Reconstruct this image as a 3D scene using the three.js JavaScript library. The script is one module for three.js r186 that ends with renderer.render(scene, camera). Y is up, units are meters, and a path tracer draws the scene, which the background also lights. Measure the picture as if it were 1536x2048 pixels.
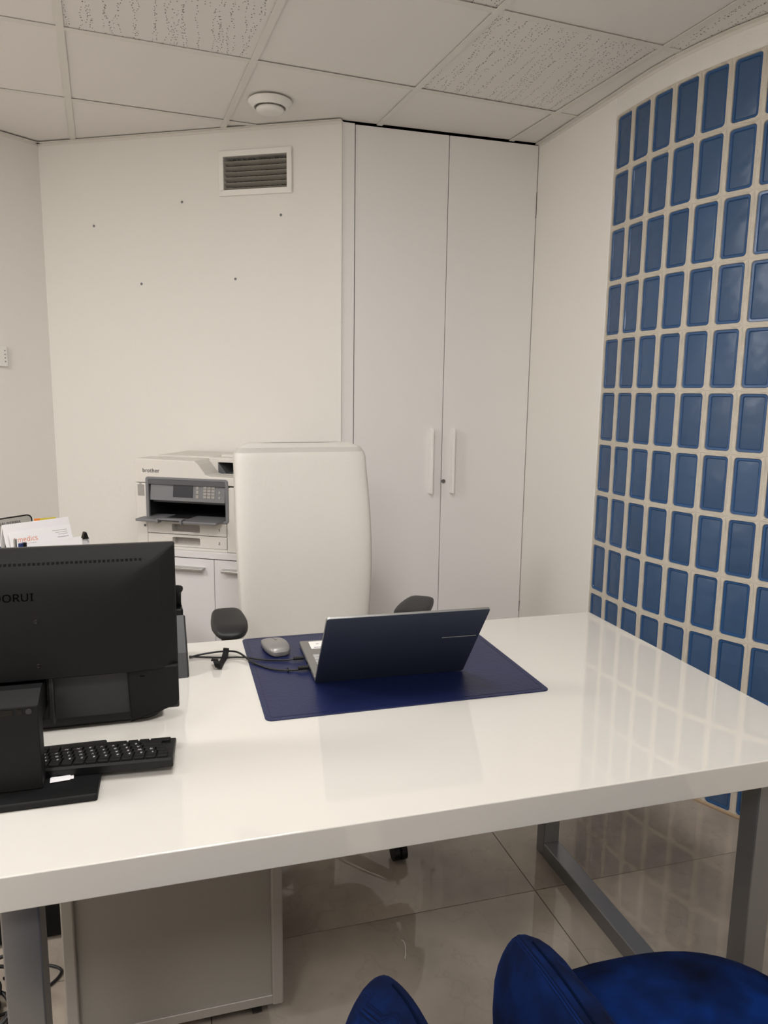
import * as THREE from 'three';
import { RoundedBoxGeometry } from 'three/addons/geometries/RoundedBoxGeometry.js';
import { mergeGeometries, toCreasedNormals } from 'three/addons/utils/BufferGeometryUtils.js';
import { FontLoader } from 'three/addons/loaders/FontLoader.js';
import { TextGeometry } from 'three/addons/geometries/TextGeometry.js';
import { RectAreaLightUniformsLib } from 'three/addons/lights/RectAreaLightUniformsLib.js';

// ---------------------------------------------------------------- camera, light, exposure
const scene = new THREE.Scene();
scene.background = new THREE.Color(0x000000);
const camera = new THREE.PerspectiveCamera(69.715, 0.75, 0.05, 50);
camera.rotation.order = 'YXZ';
camera.position.set(0, 1.375, 0);
camera.rotation.set(-0.15879, -16.2 * Math.PI / 180, 0.01311);
scene.add(camera);
const renderer = new THREE.WebGLRenderer({ antialias: true });
renderer.toneMapping = THREE.LinearToneMapping;
renderer.toneMappingExposure = 1.0;
renderer.shadowMap.enabled = true;
RectAreaLightUniformsLib.init();
const LAMP = { color: 0xfffdfb, intensity: 19 };      // the 60 x 60 panels in the ceiling grid

// ---------------------------------------------------------------- helpers
let seed = 7;
const rnd = () => { seed = (seed * 1664525 + 1013904223) >>> 0; return seed / 4294967296; };
const V3 = (x, y, z) => new THREE.Vector3(x, y, z);
const taken = {};
const numbered = (n) => { const k = taken[n] = (taken[n] ?? -1) + 1; return k ? n + '_' + String(k).padStart(3, '0') : n; };
function thing(name, label, category, [x, y, z] = [0, 0, 0], turn = 0, group) {
  const o = new THREE.Group(); o.name = numbered(name); o.position.set(x, y, z); o.rotation.y = turn;
  o.userData = { label, category }; if (group) o.userData.group = group; scene.add(o); return o;
}
function struct(name) { const o = new THREE.Group(); o.name = name; o.userData = { kind: 'structure' }; scene.add(o); return o; }
function part(name, geo, mat, parent, label) {
  const g = Array.isArray(geo) ? merge(geo) : geo;
  const m = new THREE.Mesh(g, mat); m.name = name; m.castShadow = m.receiveShadow = true; if (label) m.userData.label = label;
  parent.add(m); return m;
}
function tag(m, label, category, group) { m.userData = { label, category }; if (group) m.userData.group = group; m.name = numbered(m.name); return m; }
function merge(list) {
  return mergeGeometries(list.map((g) => {
    const h = g.index ? g.toNonIndexed() : g.clone();
    for (const k of Object.keys(h.attributes)) if (!['position', 'normal', 'uv'].includes(k)) h.deleteAttribute(k);
    if (!h.attributes.uv) h.setAttribute('uv', new THREE.BufferAttribute(new Float32Array(h.attributes.position.count * 2), 2));
    return h;
  }));
}
const rb = (w, h, d, r = 0.002, x = 0, y = 0, z = 0, s = 2) => new RoundedBoxGeometry(w, h, d, s, Math.min(r, w / 2.01, h / 2.01, d / 2.01)).translate(x, y, z);
const bx = (w, h, d, x = 0, y = 0, z = 0) => new THREE.BoxGeometry(w, h, d).translate(x, y, z);
// box from ranges
const br = (x0, x1, y0, y1, z0, z1, r = 0.002) => rb(Math.abs(x1 - x0), Math.abs(y1 - y0), Math.abs(z1 - z0), r, (x0 + x1) / 2, (y0 + y1) / 2, (z0 + z1) / 2);
const cyl = (r0, r1, h, n = 20, x = 0, y = 0, z = 0) => new THREE.CylinderGeometry(r0, r1, h, n).translate(x, y, z);
const tube = (pts, r, n = 60, k = 8, closed = false) => new THREE.TubeGeometry(new THREE.CatmullRomCurve3(pts.map((p) => V3(...p)), closed), n, r, k, closed);
const bar = (a, b, r, n = 12) => new THREE.TubeGeometry(new THREE.LineCurve3(V3(...a), V3(...b)), 1, r, n);
// loft: rings of equal point counts, caps at both ends
function loft(rings, cap = true, crease = 0) {
  const n = rings[0].length, pos = [], idx = [], uv = [];
  rings.forEach((r, i) => r.forEach((p, j) => { pos.push(...p); uv.push(j / n, i / (rings.length - 1)); }));
  for (let i = 0; i < rings.length - 1; i++) for (let j = 0; j < n; j++) {
    const a = i * n + j, b = i * n + (j + 1) % n, c = a + n, d = b + n; idx.push(a, b, d, a, d, c);
  }
  if (cap) for (const i of [0, rings.length - 1]) {
    const c = pos.length / 3, m = [0, 0, 0]; rings[i].forEach((p) => { m[0] += p[0] / n; m[1] += p[1] / n; m[2] += p[2] / n; });
    pos.push(...m); uv.push(0.5, 0.5);
    for (let j = 0; j < n; j++) { const a = i * n + j, b = i * n + (j + 1) % n; i ? idx.push(a, b, c) : idx.push(b, a, c); }
  }
  const g = new THREE.BufferGeometry();
  g.setAttribute('position', new THREE.Float32BufferAttribute(pos, 3)); g.setAttribute('uv', new THREE.Float32BufferAttribute(uv, 2)); g.setIndex(idx); g.computeVertexNormals(); return crease ? toCreasedNormals(g, crease) : g;
}
const sgn = (v, e) => Math.sign(v) * Math.abs(v) ** e;
// superellipse ring in a plane given by a function (a, b) -> point
const superRing = (n, ha, hb, e, f) => Array.from({ length: n }, (_, i) => { const t = i / n * 2 * Math.PI; return f(ha * sgn(Math.cos(t), e), hb * sgn(Math.sin(t), e)); });
function roundRect(w, h, r, n = 4) {   // points, counter-clockwise
  const o = []; for (const [cx, cy, a0] of [[w / 2 - r, h / 2 - r, 0], [-w / 2 + r, h / 2 - r, 90], [-w / 2 + r, -h / 2 + r, 180], [w / 2 - r, -h / 2 + r, 270]])
    for (let i = 0; i <= n; i++) { const a = (a0 + 90 * i / n) * Math.PI / 180; o.push([cx + r * Math.cos(a), cy + r * Math.sin(a)]); } return o;
}
const shapeOf = (pts) => new THREE.Shape(pts.map((p) => new THREE.Vector2(p[0], p[1])));
const ext = (shape, depth, bevel = 0, seg = 2) => new THREE.ExtrudeGeometry(shape, bevel ? { depth: depth - 2 * bevel, bevelEnabled: true, bevelSize: bevel, bevelThickness: bevel, bevelOffset: -bevel, bevelSegments: seg, curveSegments: 8 } : { depth, bevelEnabled: false, curveSegments: 8 }).translate(0, 0, bevel);
function metreUV(g) { const p = g.attributes.position, n = g.attributes.normal, uv = new Float32Array(p.count * 2);
  for (let i = 0; i < p.count; i++) { const a = [Math.abs(n.getX(i)), Math.abs(n.getY(i)), Math.abs(n.getZ(i))], m = a.indexOf(Math.max(...a)); uv[i * 2] = m === 0 ? p.getZ(i) : p.getX(i); uv[i * 2 + 1] = m === 1 ? p.getZ(i) : p.getY(i); }
  g.setAttribute('uv', new THREE.BufferAttribute(uv, 2)); return g; }
const fontB = await new FontLoader().loadAsync('fonts/droid/droid_sans_bold.typeface.json');
const fontR = await new FontLoader().loadAsync('fonts/droid/droid_sans_regular.typeface.json');
function text(str, size, depth = 0.0004, font = fontR) {
  const g = new TextGeometry(str, { font, size, depth, curveSegments: 4, bevelEnabled: false }); g.computeBoundingBox(); const b = g.boundingBox;
  return g.translate(-(b.min.x + b.max.x) / 2, -(b.min.y + b.max.y) / 2, 0);
}

// ---------------------------------------------------------------- textures and materials
function noiseField(N, cells, s0) {      // tiling value noise
  let s = s0; const r = () => { s = (s * 1664525 + 1013904223) >>> 0; return s / 4294967296; };
  const g = Array.from({ length: cells * cells }, r), f = new Float32Array(N * N), sm = (t) => t * t * (3 - 2 * t);
  for (let y = 0; y < N; y++) for (let x = 0; x < N; x++) {
    const u = x / N * cells, v = y / N * cells, i = u | 0, j = v | 0, a = sm(u - i), b = sm(v - j), G = (p, q) => g[(q % cells) * cells + p % cells];
    f[y * N + x] = (G(i, j) * (1 - a) + G(i + 1, j) * a) * (1 - b) + (G(i, j + 1) * (1 - a) + G(i + 1, j + 1) * a) * b;
  } return f;
}
function fbm(N, cells, oct, s) { const o = new Float32Array(N * N); let amp = 0.5, tot = 0; for (let k = 0; k < oct; k++) { const f = noiseField(N, cells << k, s + k * 31); for (let i = 0; i < o.length; i++) o[i] += f[i] * amp; tot += amp; amp /= 2; } for (let i = 0; i < o.length; i++) o[i] /= tot; return o; }
function dataTex(N, fn, srgb, rep = 1) {
  const d = new Uint8Array(N * N * 4);
  for (let i = 0; i < N * N; i++) { const c = fn(i, i % N, (i / N) | 0); d[i * 4] = c[0]; d[i * 4 + 1] = c[1]; d[i * 4 + 2] = c[2]; d[i * 4 + 3] = 255; }
  const t = new THREE.DataTexture(d, N, N); t.wrapS = t.wrapT = THREE.RepeatWrapping; t.magFilter = THREE.LinearFilter; t.minFilter = THREE.LinearMipmapLinearFilter; t.generateMipmaps = true;
  if (srgb) t.colorSpace = THREE.SRGBColorSpace; t.repeat.set(rep, rep); t.needsUpdate = true; return t;
}
const nA_ = fbm(512, 6, 5, 11), nB_ = fbm(512, 10, 5, 77);
const grey = (f) => (i) => { const v = f[i] * 255; return [v, v, v]; };
const plasterBump = dataTex(512, grey(fbm(512, 32, 3, 5)), false, 1.5);
const leatherBump = dataTex(512, grey(fbm(512, 64, 2, 9)), false, 3);
const waveBump = dataTex(512, grey(fbm(512, 4, 2, 21)), false, 1);
const floorMap = dataTex(512, (i) => { const v = 0.82 + 0.2 * (nA_[i] - 0.5) * 1.6 + 0.10 * (nB_[i] - 0.5), s = Math.abs(nB_[i] - 0.5) < 0.012 ? 0.97 : 1; return [204 * v * s, 190 * v * s, 175 * v * s]; }, true, 0.8);
const napMap = dataTex(512, (i) => { const v = 0.62 + 0.75 * (nA_[i] - 0.5) + 0.5 * (nB_[i] - 0.35); const c = Math.max(60, Math.min(255, v * 255)); return [c, c, c]; }, true, 2.2);
const deskBump = dataTex(256, grey(fbm(256, 5, 2, 41)), false, 1.2);
function canvasTex(w, h, draw) {
  const c = document.createElement('canvas'); c.width = w; c.height = h; draw(c.getContext('2d'), w, h);
  const t = new THREE.CanvasTexture(c); t.colorSpace = THREE.SRGBColorSpace; t.wrapS = t.wrapT = THREE.RepeatWrapping; return t;
}
// mineral-fibre tile with wandering rows of pin holes
const holes = []; { let y, x; for (let k = 0; k < 34; k++) { y = -rnd() * 20; x = (k + 0.5) / 34 * 1024 + (rnd() - 0.5) * 14; while (y < 1024) { y += 13 + rnd() * 22; x += (rnd() - 0.5) * 17; if (rnd() < 0.78) holes.push([x, y, 1.7 + rnd() * 1.6, 2.2 + rnd() * 3]); } } }
const fissure = (bg, fg) => canvasTex(1024, 1024, (c) => { c.fillStyle = bg; c.fillRect(0, 0, 1024, 1024); c.fillStyle = fg; for (const [x, y, a, b] of holes) { c.beginPath(); c.ellipse(x, y, a, b, 0, 0, 7); c.fill(); } });
const fisMap = fissure('#e6e2dd', '#7a726a'), fisBump = fissure('#ffffff', '#000000'); fisBump.colorSpace = THREE.NoColorSpace;
for (const t of [fisMap, fisBump]) t.repeat.set(1 / 0.6, 1 / 0.6);

const std = (color, roughness, o = {}) => new THREE.MeshStandardMaterial({ color, roughness, ...o });
const phys = (color, roughness, o = {}) => new THREE.MeshPhysicalMaterial({ color, roughness, ...o });
const M = {
  wall: std(0xebe8e2, 0.75, { bumpMap: plasterBump, bumpScale: 0.0006 }),
  panel: std(0xf2eee8, 0.5),
  tile: std(0xe9e5e0, 0.8), tileFis: std(0xffffff, 0.9, { map: fisMap, bumpMap: fisBump, bumpScale: 0.0012 }),
  gridBar: std(0xe2ded7, 0.5),
  floor: [0, 0.37, 0.71].map((o) => { const t = floorMap.clone(); t.offset.set(o, o * 1.7); t.needsUpdate = true; return phys(0xffffff, 0.025, { map: t }); }),
  floorJoint: std(0x4a423b, 0.8),
  laminate: std(0xefecea, 0.35), laminateCool: std(0xe2dfdf, 0.38), whitePaint: std(0xf6f4f0, 0.3),
  desk: phys(0xcfcbc4, 0.02, { ior: 1.75, bumpMap: deskBump, bumpScale: 0.00005 }),
  deskEdge: std(0xe4ded6, 0.3),
  steel: std(0x8d8d8f, 0.3, { metalness: 0.75 }), chrome: std(0xc8c8c8, 0.12, { metalness: 1 }), alu: std(0xb9b8b5, 0.32, { metalness: 0.9 }),
  leather: phys(0xd8d4cd, 0.42, { bumpMap: leatherBump, bumpScale: 0.0005 }),
  blackPlastic: phys(0x0e0e0f, 0.45, { specularIntensity: 0.6 }), blackMatte: phys(0x0a0a0b, 0.6, { specularIntensity: 0.5 }), darkGrey: std(0x2a2a2b, 0.45), monitorBack: phys(0x0d0d0e, 0.55, { specularIntensity: 0.55 }),
  rubber: std(0x18181a, 0.5), glossBlack: std(0x050506, 0.12),
  padBlue: std(0x141d45, 0.42, { bumpMap: leatherBump, bumpScale: 0.0003 }), padEdge: std(0x0c1230, 0.5),
  velvet: phys(0x03245e, 0.95, { map: napMap, specularIntensity: 0.25, sheen: 0.12, sheenColor: new THREE.Color(0x0c3a94), sheenRoughness: 0.35, bumpMap: plasterBump, bumpScale: 0.001 }),
  laptopLid: std(0x333a4b, 0.42, { metalness: 0.45 }), laptopBody: std(0x8f8e8c, 0.35, { metalness: 0.7 }), keyGrey: std(0xa9a8a6, 0.5),
  mouse: std(0x8d8a88, 0.35, { metalness: 0.3 }),
  printerWhite: std(0xdcd7d0, 0.5), printerGrey: std(0x77777a, 0.5), printerDark: std(0x57585b, 0.5), printerScreen: std(0x2b2c33, 0.15), printerRecess: std(0x9f9a95, 0.6),
  grout: std(0xe3dacb, 0.85, { bumpMap: plasterBump, bumpScale: 0.002 }), sealant: std(0xb39a7e, 0.8),
  glass: phys(0x4a6890, 0.3, { transmission: 0.3, thickness: 0.0, ior: 1.5, bumpMap: waveBump, bumpScale: 0.004 }),
  glassRim: phys(0x345a8a, 0.2, { transmission: 0.15, thickness: 0.0, ior: 1.5 }),
  paper: std(0xf1eef0, 0.8), paperGrey: std(0x8d8b8d, 0.8), red: std(0xb8151c, 0.4), navy: std(0x132a63, 0.4), yellow: std(0xe8c91c, 0.6), orange: std(0xe88a3a, 0.6), white: std(0xeeebe6, 0.4),
  grille: std(0xf0ede7, 0.45), duct: std(0x8d8b87, 0.45, { metalness: 0.8 }), vane: std(0xaaa59c, 0.5, { metalness: 0.2 }),
  ink: std(0x5d5b5c, 0.6), legend: std(0xb9b9bb, 0.6),
  lampGlow: std(0xffffff, 0.6, { emissive: LAMP.color, emissiveIntensity: 6 }),
};

// ---------------------------------------------------------------- the room shell
const CH = 2.4785;                                  // ceiling height
const A0 = [-0.537, -3.859], A1 = [0.713, -3.143];  // angled back wall, in plan
const dA = [0.86773, 0.49704], nA = [-0.49704, 0.86773], turnA = -Math.atan2(dA[1], dA[0]);
const onA = (s, off) => [A0[0] + dA[0] * s + nA[0] * off, A0[1] + dA[1] * s + nA[1] * off];
const DOORZ = -3.155, PX = 1.612;
// curved block wall: straight start, then an arc
const GZ0 = -2.562, GX = 1.620, GBEND = -2.43, GR = 1.27;
function glassAt(s) { const s1 = GBEND - GZ0; if (s < s1) return { x: GX, z: GZ0 + s, a: 0 }; const a = (s - s1) / GR; return { x: GX + GR * (1 - Math.cos(a)), z: GBEND + GR * Math.sin(a), a }; }
const COLS = 15, PITCH = 0.105, ROWS = 12;
const gEnd = glassAt(COLS * PITCH);
const RIGHT = gEnd.x + 0.02, BACK = 1.6, LEFT = -2.3;
const LW = [-0.783, 0.622], zL = A0[1] + (LEFT - A0[0]) / LW[0] * LW[1];
const room = [A0, A1, [A1[0], DOORZ], [PX, DOORZ], [GX, GZ0]];
for (let i = 1; i <= COLS; i++) { const g = glassAt(i * PITCH); room.push([g.x, g.z]); }
room.push([RIGHT, gEnd.z], [RIGHT, BACK], [LEFT, BACK], [LEFT, zL]);
// clip the room outline by a convex cell -> outline of the cell inside the room
function clipRoom(cell) {
  let out = room.map((p) => p.slice()); let area = 0;
  for (let i = 0; i < cell.length; i++) { const a = cell[i], b = cell[(i + 1) % cell.length]; area += a[0] * b[1] - b[0] * a[1]; }
  for (let i = 0; i < cell.length; i++) {
    const a = cell[i], b = cell[(i + 1) % cell.length], side = (p) => ((b[0] - a[0]) * (p[1] - a[1]) - (b[1] - a[1]) * (p[0] - a[0])) * Math.sign(area), res = [];
    for (let k = 0; k < out.length; k++) {
      const p = out[k], q = out[(k + 1) % out.length], sp = side(p), sq = side(q);
      if (sp >= 0) res.push(p); if ((sp >= 0) !== (sq >= 0)) { const t = sp / (sp - sq); res.push([p[0] + (q[0] - p[0]) * t, p[1] + (q[1] - p[1]) * t]); }
    } out = res; if (out.length < 3) return null;
  }
  let A = 0; for (let k = 0; k < out.length; k++) { const p = out[k], q = out[(k + 1) % out.length]; A += p[0] * q[1] - q[0] * p[1]; }
  return Math.abs(A) > 2e-4 ? out : null;
}
const slab = (poly, y, t) => { const g = new THREE.ExtrudeGeometry(shapeOf(poly.map((p) => [p[0], -p[1]])), { depth: t, bevelEnabled: false }); return g.rotateX(-Math.PI / 2).translate(0, y, 0); };

// floor: large polished tiles with thin joints
const floor = struct('floor');
part('floor_bed', slab(room, -0.08, 0.078), M.floorJoint, floor);
{ const T = 0.9, ox = 0.946, oz = -1.681, j = 0.0013; let n = 0;
  for (let i = -5; i <= 3; i++) for (let k = -4; k <= 5; k++) {
    const x0 = ox + i * T + j, x1 = ox + (i + 1) * T - j, z0 = oz + k * T + j, z1 = oz + (k + 1) * T - j, c = clipRoom([[x0, z0], [x1, z0], [x1, z1], [x0, z1]]);
    if (c) part('floor_tile', slab(c, -0.012, 0.012), M.floor[n++ % 3], floor);
  } }

// ceiling: 60 cm grid, turned a little against the room
const ceiling = struct('ceiling');
part('ceiling_slab', slab(room, CH + 0.05, 0.1), M.tile, ceiling);
const gO = [-0.88778, -2.61695], gI = [0.996735, -0.080738], gJ = [0.080738, 0.996735];
const gp = (i, j) => [gO[0] + 0.6 * (i * gI[0] - j * gJ[0]), gO[1] + 0.6 * (i * gI[1] - j * gJ[1])];
const fissured = new Set(['1,-1', '3,-1', '2,-2', '0,-3', '4,-2', '2,-4']), lamps = ['1,-3', '-2,-2', '-1,-6', '1,-6'], lampLevel = [0.72, 1.5, 1.0, 0.95];
const cellOf = (i0, i1, j0, j1) => [gp(i0, j0), gp(i1, j0), gp(i1, j1), gp(i0, j1)];
for (let i = -3; i <= 6; i++) for (let j = -9; j <= 2; j++) {
  if (lamps.includes(i + ',' + j)) continue;
  const e = 0.002, c = clipRoom(cellOf(i + e, i + 1 - e, j + e, j + 1 - e)); if (!c) continue;
  part('ceiling_tile', slab(c, CH + 0.0025 + rnd() * 0.003, 0.014), fissured.has(i + ',' + j) ? M.tileFis : M.tile, ceiling);
}
const bw = 0.012 / 0.6;
for (let i = -3; i <= 6; i++) { const c = clipRoom(cellOf(i - bw, i + bw, -9, 3)); if (c) part('grid_bar', slab(c, CH - 0.0005, 0.0025), M.gridBar, ceiling); }
for (let j = -9; j <= 3; j++) for (let i = -3; i <= 6; i++) { const c = clipRoom(cellOf(i + bw, i + 1 - bw, j - bw, j + bw)); if (c) part('grid_bar', slab(c, CH, 0.002), M.gridBar, ceiling); }

// walls
function wallSeg(name, p, q, mat, y0 = 0, y1 = CH, th = 0.1) {   // p -> q with the room on the right-hand side of travel when seen from above (x right, z down)
  const L = Math.hypot(q[0] - p[0], q[1] - p[1]), d = [(q[0] - p[0]) / L, (q[1] - p[1]) / L], o = struct(name);
  o.position.set(p[0], 0, p[1]); o.rotation.y = -Math.atan2(d[1], d[0]);
  part('plaster', metreUV(bx(L, y1 - y0, th, L / 2, (y0 + y1) / 2, -th / 2)), mat, o); return o;
}
// angled back wall, with the duct opening of the grille
const wallBack = struct('wall_back'); wallBack.position.set(A0[0], 0, A0[1]); wallBack.rotation.y = turnA;
const LA = 1.4405, VENT = { x0: 0.913, x1: 1.203, y0: 2.229, y1: 2.367 };
{ const s = shapeOf([[0, 0], [LA, 0], [LA, CH], [0, CH]]);
  s.holes.push(new THREE.Path([[VENT.x0, VENT.y0], [VENT.x0, VENT.y1], [VENT.x1, VENT.y1], [VENT.x1, VENT.y0]].map((p) => new THREE.Vector2(...p))));
  part('plaster', ext(s, 0.1).translate(0, 0, -0.1), M.wall, wallBack);
  part('duct', [bx(0.3, 0.15, 0.004, 1.058, 2.298, -0.40), bx(0.002, 0.15, 0.3, 0.9105, 2.298, -0.25), bx(0.002, 0.15, 0.3, 1.2055, 2.298, -0.25), bx(0.297, 0.002, 0.3, 1.058, 2.2265, -0.25), bx(0.297, 0.002, 0.3, 1.058, 2.3695, -0.25)], M.duct, wallBack);
  for (const [x, y] of [[0.711, 2.194], [0.268, 2.111], [0.498, 1.853], [0.957, 1.864], [1.171, 2.121]]) {
    const ring = new THREE.TorusGeometry(0.0042, 0.0017, 6, 14).translate(x, y, 0.0008);
    const p = part('wall_plug', [ring, cyl(0.0022, 0.0022, 0.004, 10).rotateX(Math.PI / 2).translate(x, y, 0.0004)], M.paperGrey, wallBack); p.userData.label = 'grey plastic wall plug left in a drill hole';
  } }
wallSeg('wall_left', [LEFT, zL], A0, M.wall);
wallSeg('wall_side', [LEFT, BACK], [LEFT, zL], M.wall);
wallSeg('wall_front', [RIGHT, BACK], [LEFT, BACK], M.wall);
wallSeg('wall_entrance', [RIGHT, gEnd.z], [RIGHT, BACK], M.wall);
wallSeg('wall_panel', [PX, DOORZ], [GX, GZ0], M.panel);
// behind the wardrobe the room's own back wall closes the niche
wallSeg('wall_niche', [A1[0] + 0.055, -3.79], [PX + 0.1, -3.79], M.wall);
// perimeter ceiling angle
function angleTrim(n, p, q, w = 0.02, h = 0.012) {
  const L = Math.hypot(q[0] - p[0], q[1] - p[1]), d = [(q[0] - p[0]) / L, (q[1] - p[1]) / L], o = struct('trim_' + n);
  o.position.set(p[0], 0, p[1]); o.rotation.y = -Math.atan2(d[1], d[0]);
  part('angle', [bx(L, 0.002, w, L / 2, CH - 0.002, w / 2), bx(L, h, 0.002, L / 2, CH - h / 2 - 0.001, 0.001)], M.gridBar, o);
}
angleTrim(1, A0, A1); angleTrim(2, [LEFT, zL], A0); angleTrim(3, [PX, DOORZ], [GX, GZ0]);
{ const o = struct('trim_4'), gs = []; for (let i = 0; i < COLS; i++) { const a = glassAt(i * PITCH), b = glassAt((i + 1) * PITCH), L = Math.hypot(b.x - a.x, b.z - a.z) + 0.002; gs.push(merge([bx(L, 0.002, 0.02, L / 2, CH - 0.002, 0.01), bx(L, 0.012, 0.002, L / 2, CH - 0.007, 0.001)]).rotateY(-Math.atan2(b.z - a.z, b.x - a.x)).translate(a.x, 0, a.z)); } part('angle', gs, M.gridBar, o); }
// edge profile between the white panel and the blocks
{ const o = struct('trim_5'); part('edge_profile', rb(0.005, CH - 0.014, 0.006, 0.001, GX - 0.0005, (CH - 0.014) / 2, GZ0 - 0.002), M.whitePaint, o); }

// curved wall of blue glass blocks: every block a piece, the joints a recessed grid of mortar around them
const wallRight = struct('wall_right');
{ const jw = 0.021, jh = 0.0185, RP = 0.2, bw2 = PITCH - jw, bh = RP - jh, depth = 0.08, n = 4;
  const hole = roundRect(bw2, bh, 0.011, n), N = hole.length;
  const outer = hole.map(([x, y], k) => { const c = Math.floor(k / (n + 1)), t = (k % (n + 1)) / n, sx = [1, -1, -1, 1][c], sy = [1, 1, -1, -1][c]; const hx = PITCH / 2, hy = RP / 2; return [sx * hx, sy * hy]; });
  const mortar = loft([outer.map((p) => [p[0], p[1], 0]), hole.map((p) => [p[0] * 1.02, p[1] * 1.01, 0]), hole.map((p) => [p[0], p[1], -0.0025]), hole.map((p) => [p[0], p[1], -depth])], false, 0.5);
  const ins = (d, z) => roundRect(bw2 - 2 * d, bh - 2 * d, Math.max(0.011 - d * 0.6, 0.004), n).map((p) => [p[0], p[1], z]);
  const blockGeo = (() => { const g = loft([ins(-0.001, -depth), ins(-0.001, -0.006), ins(0.0012, -0.0032), ins(0.0078, -0.0038), ins(0.0105, -0.0085)], true, 0.45); const p = g.attributes.position, uv = new Float32Array(p.count * 2); for (let i = 0; i < p.count; i++) { uv[i * 2] = p.getX(i) * 6; uv[i * 2 + 1] = p.getY(i) * 6; } g.setAttribute('uv', new THREE.BufferAttribute(uv, 2)); return g; })();
  const paneGeo = (() => { const g = loft([ins(0.0098, -0.0084), ins(0.0102, -0.0072), ins(0.0135, -0.0062)], true, 0.6), p = g.attributes.position, uv = new Float32Array(p.count * 2); for (let i = 0; i < p.count; i++) { uv[i * 2] = p.getX(i) * 5; uv[i * 2 + 1] = p.getY(i) * 5; } g.setAttribute('uv', new THREE.BufferAttribute(uv, 2)); return g; })();
  const glassVar = [0, 0.31, 0.63, 0.17, 0.83].map((o, k) => { const m = M.glass.clone(), t = waveBump.clone(); t.offset.set(o, o * 2.3); t.needsUpdate = true; m.bumpMap = t; m.color.offsetHSL(0, 0, (k - 2) * 0.006); return m; });
  const rimVar = [M.glassRim, M.glassRim.clone()]; rimVar[1].color.offsetHSL(0, 0, 0.012);
  const cells = [];
  for (let c = 0; c < COLS; c++) {
    const a = glassAt(c * PITCH), b = glassAt((c + 1) * PITCH), yaw = -Math.atan2(b.z - a.z, b.x - a.x), mx = (a.x + b.x) / 2, mz = (a.z + b.z) / 2;
    for (let r = 0; r < ROWS; r++) {
      const y = (r + 0.5) * RP, m = new THREE.Matrix4().makeRotationY(yaw).setPosition(mx, y, mz);
      cells.push(mortar.clone().applyMatrix4(m));
      const k = part('glass_block', blockGeo, rimVar[(c + r) % 2], wallRight); k.position.set(mx, y, mz); k.rotation.y = yaw;
      part('pane', paneGeo, glassVar[(c * 7 + r * 3 + ((rnd() * 5) | 0)) % 5], k);
    }
  }
  part('mortar', cells, M.grout, wallRight, 'off-white mortar joints between the glass blocks');
  const bands = [], seals = [];
  for (let c = 0; c < COLS; c++) { const a = glassAt(c * PITCH), b = glassAt((c + 1) * PITCH), L = Math.hypot(b.x - a.x, b.z - a.z), yaw = -Math.atan2(b.z - a.z, b.x - a.x);
    bands.push(bx(L + 0.0012, CH - ROWS * RP, 0.08, L / 2, (CH + ROWS * RP) / 2, -0.0395).rotateY(yaw).translate(a.x, 0, a.z));
    seals.push(rb(L + 0.002, 0.01, 0.008, 0.003, L / 2, 0.005, 0.003).rotateY(yaw).translate(a.x, 0, a.z)); }
  part('plaster_band', bands, M.wall, wallRight); part('sealant_bead', seals, M.sealant, wallRight, 'tan sealant line along the floor');
}
// the dim passage on the other side of the blocks
wallSeg('wall_passage', [4.6, -4.4], [4.6, 0.6], M.wall);
{ const o = struct('wall_passage_end'); part('plaster', [bx(3.2, CH, 0.1, 3.2, CH / 2, -4.45), bx(2.0, CH, 0.1, 3.7, CH / 2, 0.65)], M.wall, o);
  const f = struct('floor_passage'); part('floor_slab', bx(2.9, 0.05, 5, 3.35, -0.1, -1.9), M.wall, f);
  const c = struct('ceiling_passage'); part('ceiling_slab', bx(2.9, 0.05, 5, 3.35, CH + 0.18, -1.9), M.tile, c); }

// ---------------------------------------------------------------- ceiling lamps (60 x 60 LED panels in the grid)
lamps.forEach((key, n) => {
  const [i, j] = key.split(',').map(Number), c = gp(i + 0.5, j + 0.5);
  const o = thing('ceiling_light_panel', ['square white ceiling light panel above the desk', 'square white ceiling light panel beside the left wall', 'square white ceiling light panel behind the visitor chairs, on the left', 'square white ceiling light panel behind the visitor chairs, on the right'][n], 'ceiling light', [c[0], CH, c[1]], -Math.atan2(gI[1], gI[0]), 'ceiling light panels');
  part('frame', [bx(0.575, 0.01, 0.012, 0, 0.005, 0.2815), bx(0.575, 0.01, 0.012, 0, 0.005, -0.2815), bx(0.012, 0.01, 0.551, 0.2815, 0.005, 0), bx(0.012, 0.01, 0.551, -0.2815, 0.005, 0), bx(0.575, 0.004, 0.575, 0, 0.014, 0)], M.white, o);
  part('diffuser', bx(0.551, 0.004, 0.551, 0, 0.006, 0), M.lampGlow, o);
  const l = new THREE.RectAreaLight(LAMP.color, LAMP.intensity * lampLevel[n], 0.54, 0.54); l.name = 'panel_light'; l.position.set(0, -0.004, 0); l.rotation.x = -Math.PI / 2; o.add(l);
});
{ const o = thing('ceiling_light_panel', 'square light panel in the passage behind the glass blocks', 'ceiling light', [3.6, CH + 0.15, -2.4], 0, 'ceiling light panels');
  part('diffuser', bx(0.56, 0.01, 0.56), M.lampGlow, o);
  const l = new THREE.RectAreaLight(LAMP.color, 8, 0.54, 0.54); l.name = 'panel_light'; l.position.set(0, -0.008, 0); l.rotation.x = -Math.PI / 2; o.add(l); }

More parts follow.
